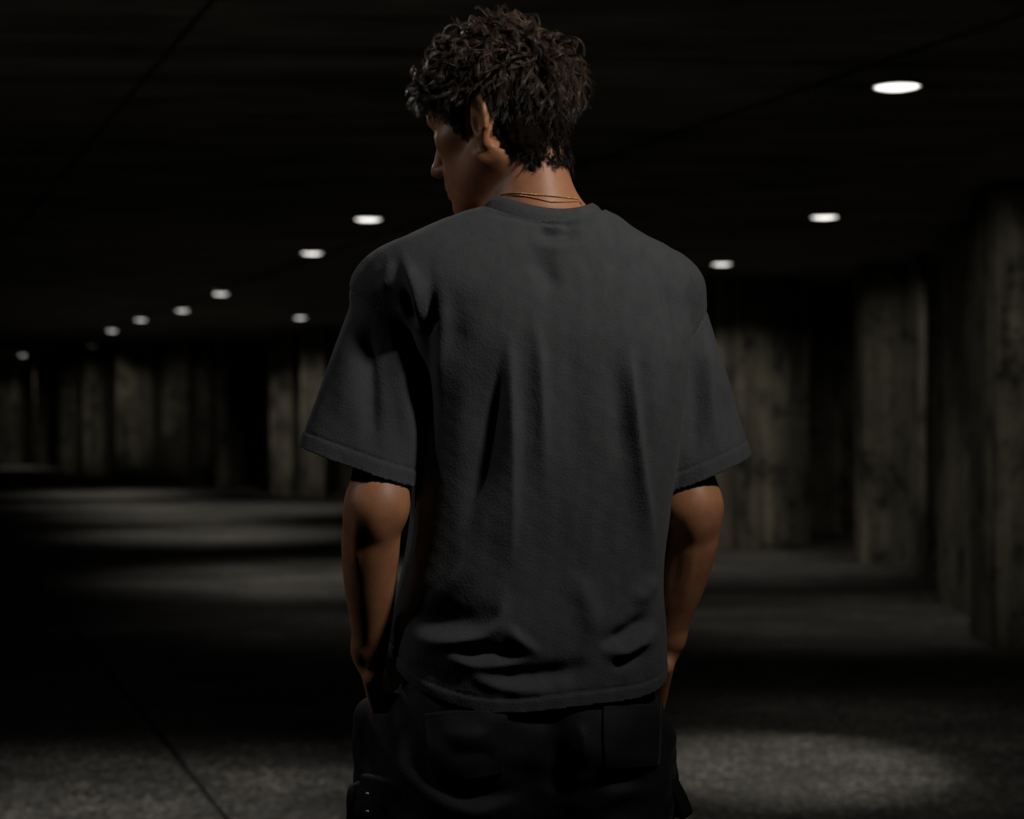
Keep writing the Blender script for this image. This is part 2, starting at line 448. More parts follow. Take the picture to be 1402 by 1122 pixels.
# ------------------------------------------------------------------ the man: pose
PSI = math.radians(12)            # body turned a little to his left
RT = np.array([math.cos(PSI), math.sin(PSI), 0]); FW = np.array([-math.sin(PSI), math.cos(PSI), 0])
YAW, PIT, ROL = math.radians(57), math.radians(15), math.radians(0)
HC = W(681, 176, 2.475)
_f = np.array([-math.sin(YAW)*math.cos(PIT), math.cos(YAW)*math.cos(PIT), -math.sin(PIT)])
_r = np.array([math.cos(YAW), math.sin(YAW), 0]); _u = np.cross(_r, _f)
HR = np.stack([_r, _f, _u], 1).astype(np.float32)     # head axes as columns
def H(x, y, z): return HC+HR @ np.array([x, y, z])
def head_local(P): return (P-HC.astype(np.float32)) @ HR
def rotx(a): c, s = math.cos(a), math.sin(a); return np.array([[1, 0, 0], [0, c, -s], [0, s, c]], np.float32)
def rotz(a): c, s = math.cos(a), math.sin(a); return np.array([[c, -s, 0], [s, c, 0], [0, 0, 1]], np.float32)
def roty(a): c, s = math.cos(a), math.sin(a); return np.array([[c, 0, s], [0, 1, 0], [-s, 0, c]], np.float32)

SHL, ELL, WRL = W(566, 405, 2.435), W(513, 695, 2.345), W(507, 900, 2.415)
SHR, ELR, WRR = W(886, 404, 2.50), W(950, 695, 2.445), W(912, 885, 2.51)
HIP = W(720, 1000, 2.45)

def head_sdf(P):
    Q = head_local(P); S = Q.copy(); S[:, 0] = np.abs(S[:, 0])
    d = ell(Q, (0, -.012, .046), (.075, .098, .084))
    d = smin(d, ell(Q, (0, .032, .040), (.064, .064, .060)), .03)
    d = smin(d, ell(Q, (0, .036, -.020), (.058, .058, .060)), .025)
    d = smin(d, cap(S, (.053, .002, -.050), (.014, .074, -.098), .017, .014), .03)
    d = smin(d, ell(Q, (0, .036, -.066), (.044, .050, .036)), .03)
    d = smin(d, ell(S, (.046, .049, -.005), (.019, .025, .014)), .02)
    d = smin(d, cap(S, (.004, .089, .031), (.040, .076, .033), .0095, .009), .014)
    d = smin(d, ell(Q, (0, .070, -.056), (.030, .030, .030)), .02)
    d = smin(d, ell(Q, (0, .081, -.098), (.019, .017, .014)), .016)
    d = smax(d, -ell(S, (.032, .100, .011), (.020, .019, .013)), .014)
    d = smin(d, ell(S, (.031, .071, .010), (.016, .0155, .0125)), .004)
    d = smin(d, cap(Q, (0, .090, .026), (0, .111, -.020), .0070, .0098), .010)
    d = smin(d, ell(Q, (0, .115, -.026), (.0120, .0115, .0100)), .008)
    d = smin(d, ell(S, (.0125, .101, -.031), (.0085, .011, .0075)), .006)
    d = smax(d, -ell(S, (.0065, .106, -.0375), (.0035, .006, .004)), .003)
    d = smin(d, cap(S, (.0, .1025, -.0565), (.021, .089, -.0610), .0066, .003), .006)
    d = smin(d, cap(S, (.0, .1000, -.0695), (.019, .088, -.0650), .0074, .003), .006)
    d = smax(d, -cap(S, (.0, .110, -.0630), (.022, .094, -.0630), .0022, .0018), .0025)
    # ears
    E = S-np.array([.071, -.029, -.006], np.float32)
    E = E @ rotz(math.radians(26)).astype(np.float32) @ rotx(math.radians(12))
    rad = np.hypot(E[:, 1]/.0185, (E[:, 2]-.002)/.032)
    helix = np.hypot((rad-.86)*.020, E[:, 0]-.013)-.0042
    helix = np.where(E[:, 2]+.6*E[:, 1] < -.026, .02, helix)
    plate = smax(np.abs(E[:, 0]-.009)-.0035, (rad-.92)*.018, .004)
    lobe = ell(E, (.009, .004, -.028), (.0048, .0085, .0105))
    anti = np.hypot((np.hypot(E[:, 1]/.011, (E[:, 2]+.002)/.021)-1)*.012, E[:, 0]-.0115)-.003
    ear = smin(smin(smin(plate, helix, .004), lobe, .006), anti, .004)
    ear = smax(ear, -ell(E, (.016, .004, -.006), (.008, .0075, .011)), .004)
    ear = smin(ear, ell(E, (.006, .014, -.006), (.006, .004, .007)), .005)   # tragus
    ear = smin(ear, ell(E, (0, .002, 0), (.010, .010, .022)), .006)
    return smin(d, ear, .007)

def hand(P, wr, kn, tip_dir, bdir, s):
    """palm from the wrist to the knuckles, four unequal bent fingers and a thumb off the palm's side"""
    wr, kn = np.array(wr), np.array(kn); ax = (kn-wr)/np.linalg.norm(kn-wr); L = np.linalg.norm(kn-wr)
    bd = np.array(bdir, float); bd -= ax*(bd @ ax); bd /= np.linalg.norm(bd); nm = np.cross(ax, bd)
    Rm = np.stack([bd, ax, nm], 1).astype(np.float32)
    d = rbox(P, wr+ax*L*.55, (.040, L*.50, .0135), .0125, Rm)
    td = np.array(tip_dir, float); td /= np.linalg.norm(td)
    for i, (o, l) in enumerate([(.030, .070), (.0105, .080), (-.0095, .074), (-.029, .058)]):
        a = wr+ax*L*.98+bd*o; m = a+ax*l*.5+nm*s*.004; e = m+(ax*.55+td*.45)*l*.5
        d = smin(d, smin(cap(P, a, m, .0093, .0085), cap(P, m, e, .0085, .0072), .003), .005)
    a = wr+ax*.018+bd*.030; m = a+ax*.038+bd*.022+nm*s*.010; e = m+ax*.034+bd*.004+nm*s*.006
    return smin(d, smin(cap(P, a, m, .0125, .0105), cap(P, m, e, .0105, .0085), .004), .010)
KNL = W(527, 982, 2.475); KNR = W(893, 970, 2.565)
def limb(P, pts, rad, n=16):
    """tapering limb: distance to a smooth centre line minus a smoothly varying radius"""
    pts = np.array(pts); s = np.linspace(0, 1, len(pts)); u = np.linspace(0, 1, n)
    q = np.stack([spline(s, pts[:, k])(u) for k in range(3)], 1).astype(np.float32); fr = spline(s, rad)
    best = np.full(len(P), 1e9, np.float32); tt = np.zeros(len(P), np.float32)
    for i in range(n-1):
        ab = q[i+1]-q[i]; t = np.clip(((P-q[i]) @ ab)/(ab @ ab), 0, 1); d = np.linalg.norm(P-q[i]-t[:, None]*ab, axis=1)
        m = d < best; best[m] = d[m]; tt[m] = (i+t[m])/(n-1)
    return best-fr(tt)
def arm(P, s, e, w_, side):
    f = w_-e; o = np.array([side, 0, 0.])
    d = limb(P, [s, s+(e-s)*.35, s+(e-s)*.72, e], [.051, .046, .041, .0375], 8)
    d = smin(d, limb(P, [e, e+f*.22+o*.004, e+f*.5+o*.003, e+f*.78, w_], [.0375, .0405, .0365, .029, .0235], 12), .022)
    d = smin(d, ell(P, e+np.array([-side*.004, -.0175, -.006]), (.014, .014, .026)), .03)          # elbow point
    d = smin(d, ell(P, e+np.array([-side*.027, -.004, .004]), (.012, .014, .018)), .03)
    d = smin(d, ell(P, w_+np.array([side*.012, -.012, .012]), (.011, .011, .015)), .016)        # wrist bone
    return d
NK0, NK1 = W(734, 300, 2.440), W(717, 205, 2.462)
def neck_sdf(P): return smin(cap(P, NK0, NK1, .0560, .0500), cap(P, H(.0, -.068, -.02), W(736, 290, 2.425), .030, .036), .03)
def body_sdf(P):
    d = head_sdf(P)
    nk = neck_sdf(P)
    for s, e in ((SHL, -1), (SHR, 1)):
        nk = smin(nk, cap(P, W(735+e*10, 278, 2.44), W(735+e*105, 366, 2.44), .028, .045), .03)
    nk = smin(nk, cap(P, H(-.048, -.026, -.055), W(705, 300, 2.51), .012, .012), .02)   # neck muscle behind the ear
    d = smin(d, nk, .034)
    # trunk
    d2 = cap(P, W(665, 420, 2.45), W(805, 420, 2.47), .095, .095)
    d2 = smin(d2, cap(P, W(735, 520, 2.45), HIP, .100, .085), .08)
    d2 = smin(d2, cap(P, HIP+RT*.085, HIP-RT*.085, .082, .082), .04)
    d2 = smin(d2, cap(P, W(690, 390, 2.45), SHL, .07, .056), .05); d2 = smin(d2, cap(P, W(780, 390, 2.47), SHR, .07, .056), .05)
    d = smin(d, d2, .03)
    for s, e, w_, kn, sd in ((SHL, ELL, WRL, KNL, -1), (SHR, ELR, WRR, KNR, 1)):
        a = arm(P, s, e, w_, sd)
        a = smin(a, hand(P, w_, kn, np.array([-sd*.5, .4, -.6]), np.array([.0, 1, .25]), sd), .016)
        d = np.minimum(d, np.where(P[:, 2] > s[2]-.16, smin(d, a, .03), a))
    for sd in (-1, 1):
        h = HIP+RT*sd*.09; k = np.array([.01+sd*.125, 2.42+sd*.03, .50]); an = np.array([.01+sd*.135, 2.46+sd*.03, .09])
        lg = smin(cap(P, h, k, .078, .056), cap(P, k, an, .054, .036), .03)
        lg = smin(lg, cap(P, an+np.array([0, -.03, -.045]), an+np.array([sd*.02, .15, -.062]), .034, .024), .02)
        d = smin(d, lg, .02)
    return d

man = thing('person', 'man seen from behind, charcoal t-shirt, black cargo trousers, head turned aside, hands in pockets', 'person', (.02, 2.45, 0))
bv, bq = iso(body_sdf, (-.36, 2.18, .0), (.40, 2.78, 1.90), .0035)
fv = vnormals(bv, bq)
# veins and tendons on the arms, faint
px, py = topx(bv)
arm_fold = strokes(px, py, [([(548, 725), (540, 790), (520, 860)], .0012, 4), 
    ([(490, 690), (486, 740), (490, 800)], .0016, 6), ([(935, 700), (928, 760), (915, 840)], -.0020, 8), ([(955, 720), (945, 790), (925, 850)], .0012, 5)])
bv = bv+fv*(arm_fold*np.clip(-fv[:, 1]*2, 0, 1)*(py > 640))[:, None].astype(np.float32)
body = mesh_from('body', bv, bq, M_SKIN); to_local(body, man)
# eyes, brows, lashes
for s in (-1, 1):
    bm = bmesh.new(); bmesh.ops.create_uvsphere(bm, u_segments=20, v_segments=12, radius=.0122)
    bmesh.ops.translate(bm, verts=bm.verts, vec=Vector(H(s*.031, .0765, .0095))); e = obj('eye', bm, M_EYE, None, True); to_local(e, man)
def tube_verts(pts, rad, n=3):
    """open tubes for many strands at once: pts (S,K,3), rad (S,K)"""
    S, K, _ = pts.shape; T = np.gradient(pts, axis=1); T /= np.linalg.norm(T, axis=2, keepdims=True)+1e-9
    up = np.where(np.abs(T[..., 2:3]) > .85, np.array([1., 0, 0]), np.array([0, 0, 1.]))
    A = np.cross(T, up); A /= np.linalg.norm(A, axis=2, keepdims=True)+1e-9; B_ = np.cross(T, A)
    an = np.arange(n)*2*math.pi/n
    V = pts[:, :, None]+rad[:, :, None, None]*(np.cos(an)[None, None, :, None]*A[:, :, None]+np.sin(an)[None, None, :, None]*B_[:, :, None])
    ids = np.arange(S*K*n).reshape(S, K, n); r = np.roll(ids, -1, axis=2)
    Q = np.stack([ids[:, :-1], r[:, :-1], r[:, 1:], ids[:, 1:]], -1).reshape(-1, 4)
    return V.reshape(-1, 3).astype(np.float32), Q
rng = np.random.RandomState(4)
for s in (-1, 1):
    S = 90; u = rng.rand(S); x = s*(.014+.036*u); z = .036+.006*np.sin(u*2.6)+rng.randn(S)*.0018-.004*u
    y = .098-.020*u**1.6
    r0 = np.stack([x, y, z], 1); dr = np.stack([s*np.full(S, .007), -.001-.002*u, .004-.005*u], 1)
    k = np.linspace(0, 1, 5)[None, :, None]
    pts = r0[:, None]+dr[:, None]*k+np.array([0, .0012, 0])*np.sin(k*3)
    lx = np.linspace(.018, .046, 26)*s; la = np.stack([lx, np.full(26, .0915)-.012*(np.abs(lx)-.018)/.028, np.full(26, .007)], 1)
    ld = np.stack([s*.001+0*lx, .007+0*lx, .000+0*lx], 1); lp = la[:, None]+ld[:, None]*k+np.array([0, 0, -.002])*np.sin(k*3.1)
    for nm_, pp in (('eyebrow', pts), ('eyelash', lp)):
        Wp = HC+pp @ HR.T
        V, Q = tube_verts(Wp, np.full(Wp.shape[:2], .00038)*np.linspace(1, .4, 5)[None]); o = mesh_from(nm_, V, Q, M_BROW); to_local(o, man)

# ------------------------------------------------------------------ hair
def scalp_len(Q):
    """hair length wanted at a scalp point given in head axes (0 = no hair)"""
    x, y, z = Q[:, 0], Q[:, 1], Q[:, 2]; ax = np.abs(x)
    line = np.interp(y, [-.11, -.065, -.050, -.034, -.012, .000, .014, .026, .036, .055, .075, .10], [-.088, -.090, -.062, -.020, .032, .026, -.018, -.016, .034, .052, .066, .074])
    inside = np.clip((z-line)/.010, 0, 1)
    base = np.interp(z, [-.09, -.06, -.03, .0, .03, .06, .09, .14], [.010, .013, .014, .016, .025, .036, .038, .026])
    base = base*np.interp(y, [-.10, -.05, .0, .04, .07], [1.35, 1.3, 1.1, .95, .75])
    side = np.clip((y-.0)/.03, 0, 1)*np.clip((.06-z)/.03, 0, 1)
    return inside*base*(1-.55*side)
def scalp_sdf(P): return smin(head_sdf(P), neck_sdf(P), .034)
rng = np.random.RandomState(11)
NL = 2900
dirs = rng.randn(NL*6, 3); dirs /= np.linalg.norm(dirs, axis=1)[:, None]
c0 = np.array([0, -.012, .046]); roots = []
pts = c0+dirs*np.array([.076, .099, .085])
q_ = rng.rand(3200)*math.pi*1.1+math.pi*.95
pts = np.concatenate([pts, np.stack([.066*np.cos(q_), -.03+.058*np.sin(q_), -.095+.08*rng.rand(3200)], 1)]); pts = pts[rng.permutation(len(pts))]
Wp = (HC+pts @ HR.T).astype(np.float32)
for _ in range(6):
    g = grad(scalp_sdf, Wp); g /= np.linalg.norm(g, axis=1)[:, None]+1e-9; Wp = Wp-scalp_sdf(Wp)[:, None]*g*.9
g = grad(scalp_sdf, Wp); g /= np.linalg.norm(g, axis=1)[:, None]
Ql = head_local(Wp); Ls = scalp_len(Ql)
ok = (Ls > .006)&~((np.abs(Ql[:, 0]) > .072)&(np.abs(Ql[:, 1]+.020) < .024)&(Ql[:, 2] < .034))&~((Ql[:, 1] > -.056)&(Ql[:, 1] < -.004)&(Ql[:, 2] < .052)&(np.abs(Ql[:, 0]) > .055)&(Ql[:, 2] > .0))
ok = np.where(ok)[0][:NL]
R0, N0, L0 = Ql[ok], (g[ok] @ HR), Ls[ok]; NL = len(ok)
whorl = np.array([.006, -.070, .105])
comb = R0-whorl; comb[:, 1] += .02
comb -= N0*(comb*N0).sum(1)[:, None]; comb /= np.linalg.norm(comb, axis=1)[:, None]+1e-6
gl = HR.T @ np.array([0, 0, -1.]); gt = gl-N0*(N0 @ gl)[:, None]
low = np.clip((.06-R0[:, 2])/.07, 0, 1)[:, None]
comb = comb*(1-.6*low)+gt*low*.9; comb += rng.randn(NL, 3)*.22; comb /= np.linalg.norm(comb, axis=1)[:, None]
K = 16; t = np.linspace(0, 1, K)
top = np.clip((R0[:, 2]-.035)/.05, 0, 1)
lift = (.35+.45*top+rng.rand(NL)*.25)*(1-.45*low[:, 0])
L = L0*(.8+.5*rng.rand(NL))
G0 = R0[:, None]+N0[:, None]*(L*lift)[:, None, None]*(np.sin(t*1.9)/1.0)[None, :, None]*.62+comb[:, None]*(L*(1.05-.35*lift))[:, None, None]*(t**1.15)[None, :, None]
G0 = G0+gl*(L*.26)[:, None, None]*(t**2.2)[None, :, None]
# curls: a helix that opens towards the tip
A = np.cross(comb, N0); A /= np.linalg.norm(A, axis=1)[:, None]+1e-9
turns = (.6+.8*rng.rand(NL))*(.9+.25*top); ph = rng.rand(NL)*6.28; cr = (.0038+.0060*rng.rand(NL)*(.5+.8*top))*np.clip(L/.035, .35, 1.3); hand_ = np.sign(rng.randn(NL))
an = ph[:, None]+hand_[:, None]*turns[:, None]*6.28*t[None]
env = np.clip(t*2.2, 0, 1)[None]
curl = (np.cos(an)[..., None]*A[:, None]+np.sin(an)[..., None]*(N0*.75+comb*.35)[:, None])*(cr[:, None]*env)[..., None]
start = (np.cos(ph)[:, None]*A+np.sin(ph)[:, None]*(N0*.75+comb*.35))[:, None]*(cr[:, None]*env)[..., None]*.0
G0 = G0+curl-start
NS = 12
spread = rng.randn(NL, NS, 3)*.0024
sl = 1+.10*rng.randn(NL, NS)
SP = np.empty((NL, NS, K, 3))
for j in range(NS):
    tj = np.clip(t[None]*np.clip(sl[:, j], .6, 1.15)[:, None], 0, 1.0)
    fi = tj*(K-1); i0 = np.clip(fi.astype(int), 0, K-2); fr = (fi-i0)[..., None]; rr = np.arange(NL)[:, None]
    g_ = G0[rr, i0]*(1-fr)+G0[rr, i0+1]*fr
    fan = (1.0-.62*np.sin(t*2.2)+.15*t**3)[None, :, None]
    SP[:, j] = g_+spread[:, j][:, None]*fan+.0007*np.sin(t[None, :, None]*9+rng.rand(NL, 1, 3)*6.28)
# flyaways on the crown and fringe
FL = 260; fi = rng.choice(np.where(top > .25)[0], FL); fp = G0[fi]+(G0[fi]-R0[fi][:, None])*(.12*rng.rand(FL))[:, None, None]+N0[fi][:, None]*(.006*rng.rand(FL))[:, None, None]*(t**1.5)[None, :, None]+rng.randn(FL, 1, 3)*.002
pts = np.concatenate([SP.reshape(-1, K, 3), fp])
# keep strands off the skin
fl = pts.reshape(-1, 3)
e1 = np.linalg.norm((fl-np.array([0, -.012, .046]))/np.array([.0765, .0995, .0855]), axis=1)
fl = np.where((e1 < 1)[:, None]&(fl[:, 2] > .0)[:, None], np.array([0, -.012, .046])+(fl-np.array([0, -.012, .046]))/np.maximum(e1, .3)[:, None], fl)
pts = fl.reshape(pts.shape)
rad = (np.r_[np.repeat(.00026+.00010*rng.rand(NL), NS), np.full(FL, .00017)])[:, None]*(1-.6*t**2)[None]
V, Q = tube_verts(HC+pts @ HR.T, rad)
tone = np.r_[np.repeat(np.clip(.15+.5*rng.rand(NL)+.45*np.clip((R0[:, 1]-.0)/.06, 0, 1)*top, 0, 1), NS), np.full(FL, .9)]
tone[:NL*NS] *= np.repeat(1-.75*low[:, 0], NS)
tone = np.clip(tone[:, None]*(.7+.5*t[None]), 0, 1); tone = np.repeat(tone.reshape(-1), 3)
# short underlayer hugging the skull
def under_sdf(P):
    Q = head_local(P)
    d = ell(Q, (0, -.012, .046), (.0835, .108, .098))
    d = smin(d, ell(Q, (0, .025, .080), (.064, .070, .050)), .02)
    d = smin(d, ell(Q, (0, -.048, -.045), (.062, .050, .050)), .02)
    d = smax(d, -(scalp_len(Q)-.010)*1.2, .004)
    return smax(d, -(scalp_sdf(P)+.0015), .002)
uv_, uq = iso(under_sdf, HC-.18, HC+.18, .0035, 3.0, 0)
uv_ = smooth_mesh(uv_, uq, 2); un = vnormals(uv_, uq); uv_ = uv_+un*(.0025*wob(uv_, 260, 3)+.002*wob(uv_, 420, 5))[:, None].astype(np.float32)
Va = np.concatenate([V, uv_]); Qa = np.concatenate([Q, uq+len(V)])
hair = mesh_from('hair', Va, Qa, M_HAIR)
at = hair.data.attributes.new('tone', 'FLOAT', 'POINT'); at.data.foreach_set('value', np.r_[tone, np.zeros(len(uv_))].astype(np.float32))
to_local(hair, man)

# ------------------------------------------------------------------ t-shirt
D0 = 2.45
T_ = [(262, 682, 794, .052, 2.445), (285, 658, 818, .067, 2.440), (300, 618, 845, .080, 2.437), (320, 572, 874, .092, 2.435), (345, 534, 913, .103, 2.433), (370, 518, 928, .112, 2.432),
      (400, 508, 940, .121, 2.432), (430, 532, 938, .127, 2.434), (470, 560, 940, .132, 2.436), (520, 570, 935, .135, 2.438), (600, 571, 926, .136, 2.44), (660, 569, 918, .135, 2.442),
      (740, 562, 907, .133, 2.445), (800, 550, 903, .135, 2.447), (850, 539, 905, .140, 2.448), (900, 538, 906, .142, 2.450), (960, 556, 898, .139, 2.45), (1010, 566, 890, .137, 2.45)]
tz = [CAMZ+(561-r[0])/F*D0 for r in T_]
hw = np.array([(r[2]-r[1])/2/F*D0 for r in T_]); b_ = np.array([r[3] for r in T_])
f_a = spline(tz, np.sqrt(np.maximum(hw**2-(b_*math.sin(PSI))**2, .03**2))/math.cos(PSI))
f_b = spline(tz, b_); f_x = spline(tz, [((r[1]+r[2])/2-701)/F*D0 for r in T_]); f_y = spline(tz, [r[4] for r in T_])
def torso_sdf(P):
    z = P[:, 2]; a, b = f_a(z), f_b(z); dx, dy = P[:, 0]-f_x(z), P[:, 1]-f_y(z)
    xl = dx*RT[0]+dy*RT[1]; yl = dx*FW[0]+dy*FW[1]
    n = 3.0; k = (np.abs(xl/a)**n+np.abs(yl/b)**n)**(1/n)
    return (k-1)*np.minimum(a, b)
class Sleeve: pass
def sleeve(top, topw, bot, botw, dtop, dbot, rt, rb, tilt):
    s = Sleeve(); s.a = W(*top, dtop); s.b = W(*bot, dbot); v = s.b-s.a; s.L = np.linalg.norm(v); s.ax = v/s.L
    wd = np.array([1, 0, 0])*1.0; wd = wd+np.array([0, math.sin(PSI)*1., 0]); wd -= s.ax*(wd @ s.ax); s.w = wd/np.linalg.norm(wd); s.d = np.cross(s.ax, s.w)
    s.wt, s.wb, s.rt, s.rb, s.tilt = topw, botw, rt, rb, tilt; return s
SLL = sleeve((533, 400), .046, (482, 652), .084, 2.425, 2.374, .060, .061, 0)
SLRr = sleeve((920, 405), .040, (974, 660), .068, 2.50, 2.470, .058, .061, 0)
def sleeve_sdf(P, s):
    S_, E_ = (SHL, ELL) if s is SLL else (SHR, ELR)
    return smin(sleeve_cone(P, s), limb(P, [S_+(E_-S_)*.15, S_+(E_-S_)*.55, E_], [.050, .049, .0435], 5), .03)
def sleeve_cone(P, s):
    Q = P-s.a.astype(np.float32); t = (Q @ s.ax)/s.L; u = Q @ s.w; v = Q @ s.d
    tc = np.clip(t, -.3, 1.2); wv = s.wt+(s.wb-s.wt)*tc; dv = s.rt+(s.rb-s.rt)*tc
    k = np.sqrt((u/wv)**2+(v/dv)**2); d = (k-1)*np.minimum(wv, dv)
    return smax(smax(d, (-t-.12)*s.L, .05), (t-1.25)*s.L, .01)
def shirt_sdf(P):
    d = torso_sdf(P)
    z = P[:, 2]
    for q in (ell(P, SHL+np.array([0, 0, .004]), (.055, .062, .057)), ell(P, SHR+np.array([0, 0, .004]), (.055, .062, .057))): d = smin(d, q, .035)
    for s in (SLL, SLRr):
        q = sleeve_sdf(P, s)
        kk = np.clip((z-1.40)/.09, 0, 1)*.045+.006
        d = smin(d, q, kk)
    return d
sv, sq = iso(shirt_sdf, (-.36, 2.22, .80), (.42, 2.66, 1.64), .0026, 2.6)
sn = vnormals(sv, sq); px, py = topx(sv)
z = sv[:, 2]; dx, dy = sv[:, 0]-f_x(z), sv[:, 1]-f_y(z); xl = dx*RT[0]+dy*RT[1]; yl = dx*FW[0]+dy*FW[1]
dt = torso_sdf(sv); dl = sleeve_sdf(sv, SLL); dr = sleeve_sdf(sv, SLRr)
# sleeve seams: dropped shoulders
def seam_side(px, py, p, q): return (px-p[0])*(q[1]-p[1])-(py-p[1])*(q[0]-p[0])
isL = (seam_side(px, py, (487, 402), (578, 466)) < 0)&(dl < dt+.004)&(px < 600)
isR = (seam_side(px, py, (968, 428), (936, 480)) > 0)&(dr < dt+.004)&(px > 900)
# hem and sleeve edge heights
back = np.clip(-yl/.14, -1, 1)
hemz = .945-.052*np.clip(back, 0, 1)**1.3+.004*np.sin(xl*22)-.01*np.clip(-back, 0, 1)
g_hem = hemz-z                                                   # >0 below the hem
def sl_g(P, p, q, dp, lower, bow):
    a, b = W(*p, dp), W(*q, dp); e = b-a; e /= np.linalg.norm(e); fwd = np.array([0, 1, -lower]); n = np.cross(e, fwd); n /= np.linalg.norm(n)
    if n[2] > 0: n = -n
    return (P-a.astype(np.float32)) @ n
gl_ = sl_g(sv, (405, 609), (566, 664), 2.355, -.03, 0)
gr_ = sl_g(sv, (1032, 622), (916, 667), 2.455, -.08, 0)
z_cut = 1.5600+.0230*np.minimum((xl/.087)**2, 1.6)-.25*np.clip(yl+.03, 0, 1)
g_top = np.where(np.hypot(xl, yl) < .115, z-z_cut, -.02-np.hypot(xl, yl)*.1)
g_all = np.maximum(g_top, np.where(isL, gl_, np.where(isR, gr_, g_hem)))
g_all = np.where(isL, gl_, np.where(isR, gr_, np.maximum(g_hem, g_top)))
side_ = np.clip(-sn[:, 1]*1.6, 0, 1)
body_f = strokes(px, py, [
  # (points), height, width to the right of travel, width to the left
  ([(585, 330), (590, 400), (584, 470), (582, 560), (583, 650)], -.0045, 9, 8),
  ([(606, 380), (606, 470), (604, 560)], .004, 16),
  ([(692, 425), (699, 500), (702, 600), (700, 700), (697, 800)], .007, 10, 26),
  ([(690, 460), (672, 560), (655, 660), (628, 760)], -.0075, 22, 28),
  ([(728, 410), (738, 480), (744, 600), (745, 700)], .004, 10, 14),
  ([(861, 440), (866, 540), (876, 640), (890, 740), (897, 800)], .006, 9, 16),
  ([(840, 470), (848, 560), (856, 660)], -.004, 16),
  ([(885, 430), (893, 520), (900, 620)], .003, 14),
  ([(728, 318), (765, 322), (800, 318)], -.004, 7),
  ([(720, 334), (760, 340), (800, 336)], .002, 8),
  ([(722, 345), (748, 372), (768, 408)], -.004, 14),
  ([(910, 372), (922, 430), (930, 500)], -.006, 12),
  ([(625, 375), (618, 420), (622, 500)], -.003, 18),
  ([(694, 432), (700, 540), (703, 670), (699, 800)], .0026, 5, 8),
  ([(861, 455), (867, 560), (877, 660), (891, 745)], .0030, 5, 7),
  ([(733, 425), (741, 520), (744, 640)], .0016, 5, 8),
  ([(690, 452), (678, 540), (658, 640), (632, 740)], -.0030, 9),
  ([(608, 400), (606, 500), (602, 600)], .0018, 7),
  ([(780, 440), (786, 560), (790, 690)], -.0022, 18),
  ([(918, 380), (926, 440), (932, 520)], .0025, 5),
  ([(657, 291), (700, 297), (740, 303), (771, 307), (802, 304), (829, 298)], -.0034, 4),
  ([(738, 309), (758, 312), (775, 309)], .0020, 4),
  ([(575, 640), (572, 720), (558, 800)], .0025, 6),
  # bunching above the hem
  ([(556, 822), (600, 808), (640, 778), (668, 720), (680, 640)], .0075, 20, 24),
  ([(545, 838), (590, 850), (640, 852), (688, 826)], -.0085, 20),
  ([(556, 866), (600, 878), (648, 874), (682, 852), (694, 800)], .0085, 9, 12),
  ([(612, 884), (650, 893), (700, 896), (728, 890)], -.0060, 10),
  ([(598, 884), (620, 902), (660, 911), (700, 910), (735, 902)], .0055, 8, 10),
  ([(688, 850), (706, 872), (728, 890), (736, 905)], .0060, 8, 14),
  ([(660, 918), (715, 926), (770, 922), (820, 905)], -.0075, 14),
  ([(630, 905), (655, 930), (700, 944), (760, 946)], .0035, 8),
  ([(816, 884), (850, 872), (880, 852), (902, 838)], -.0080, 11),
  ([(818, 892), (850, 893), (880, 878), (902, 858)], .0070, 9, 11),
  ([(778, 780), (805, 830), (818, 885)], .0040, 16),
  ([(830, 916), (860, 905), (890, 880)], -.0030, 8),
  ([(862, 830), (885, 812), (902, 786)], .0045, 12),
  ([(560, 900), (600, 930), (640, 946)], -.003, 12),
])
left_f = strokes(px, py, [
  ([(500, 415), (507, 500), (510, 570), (512, 640)], -.005, 11, 14),
  ([(484, 420), (478, 500), (470, 600)], .004, 20),
  ([(530, 430), (545, 500), (558, 580), (564, 640)], .005, 13),
  ([(556, 450), (572, 500), (577, 560)], -.006, 10),
  ([(548, 345), (534, 385), (528, 420)], .003, 9),
])
shl_f = strokes(px, py, [
  ([(548, 338), (560, 370), (573, 420), (578, 460)], .006, 9),
  ([(538, 352), (530, 380), (520, 405)], .003, 7),
  ([(556, 385), (562, 430), (572, 456)], -.005, 7),
])
right_f = strokes(px, py, [
  ([(966, 440), (972, 520), (980, 620)], .004, 9),
  ([(948, 475), (952, 540), (950, 640)], -.004, 12),
  ([(990, 520), (1002, 580), (1010, 620)], -.003, 14),
])
isT = ~(isL|isR)
D = np.where(isT, body_f+shl_f*(px < 585), 0)+np.where(isL, left_f, 0)+np.where(isR, right_f, 0)
D = 1.5*D*side_
cr_n = wob(sv*np.array([1, .6, .22], np.float32), 70, 12)*np.clip(wob(sv, 14, 13)+.3, 0, 1)
D += .0014*cr_n+.0007*wob(sv*np.array([1, 1, .55], np.float32), 38, 2)+.0003*wob(sv, 95, 6)
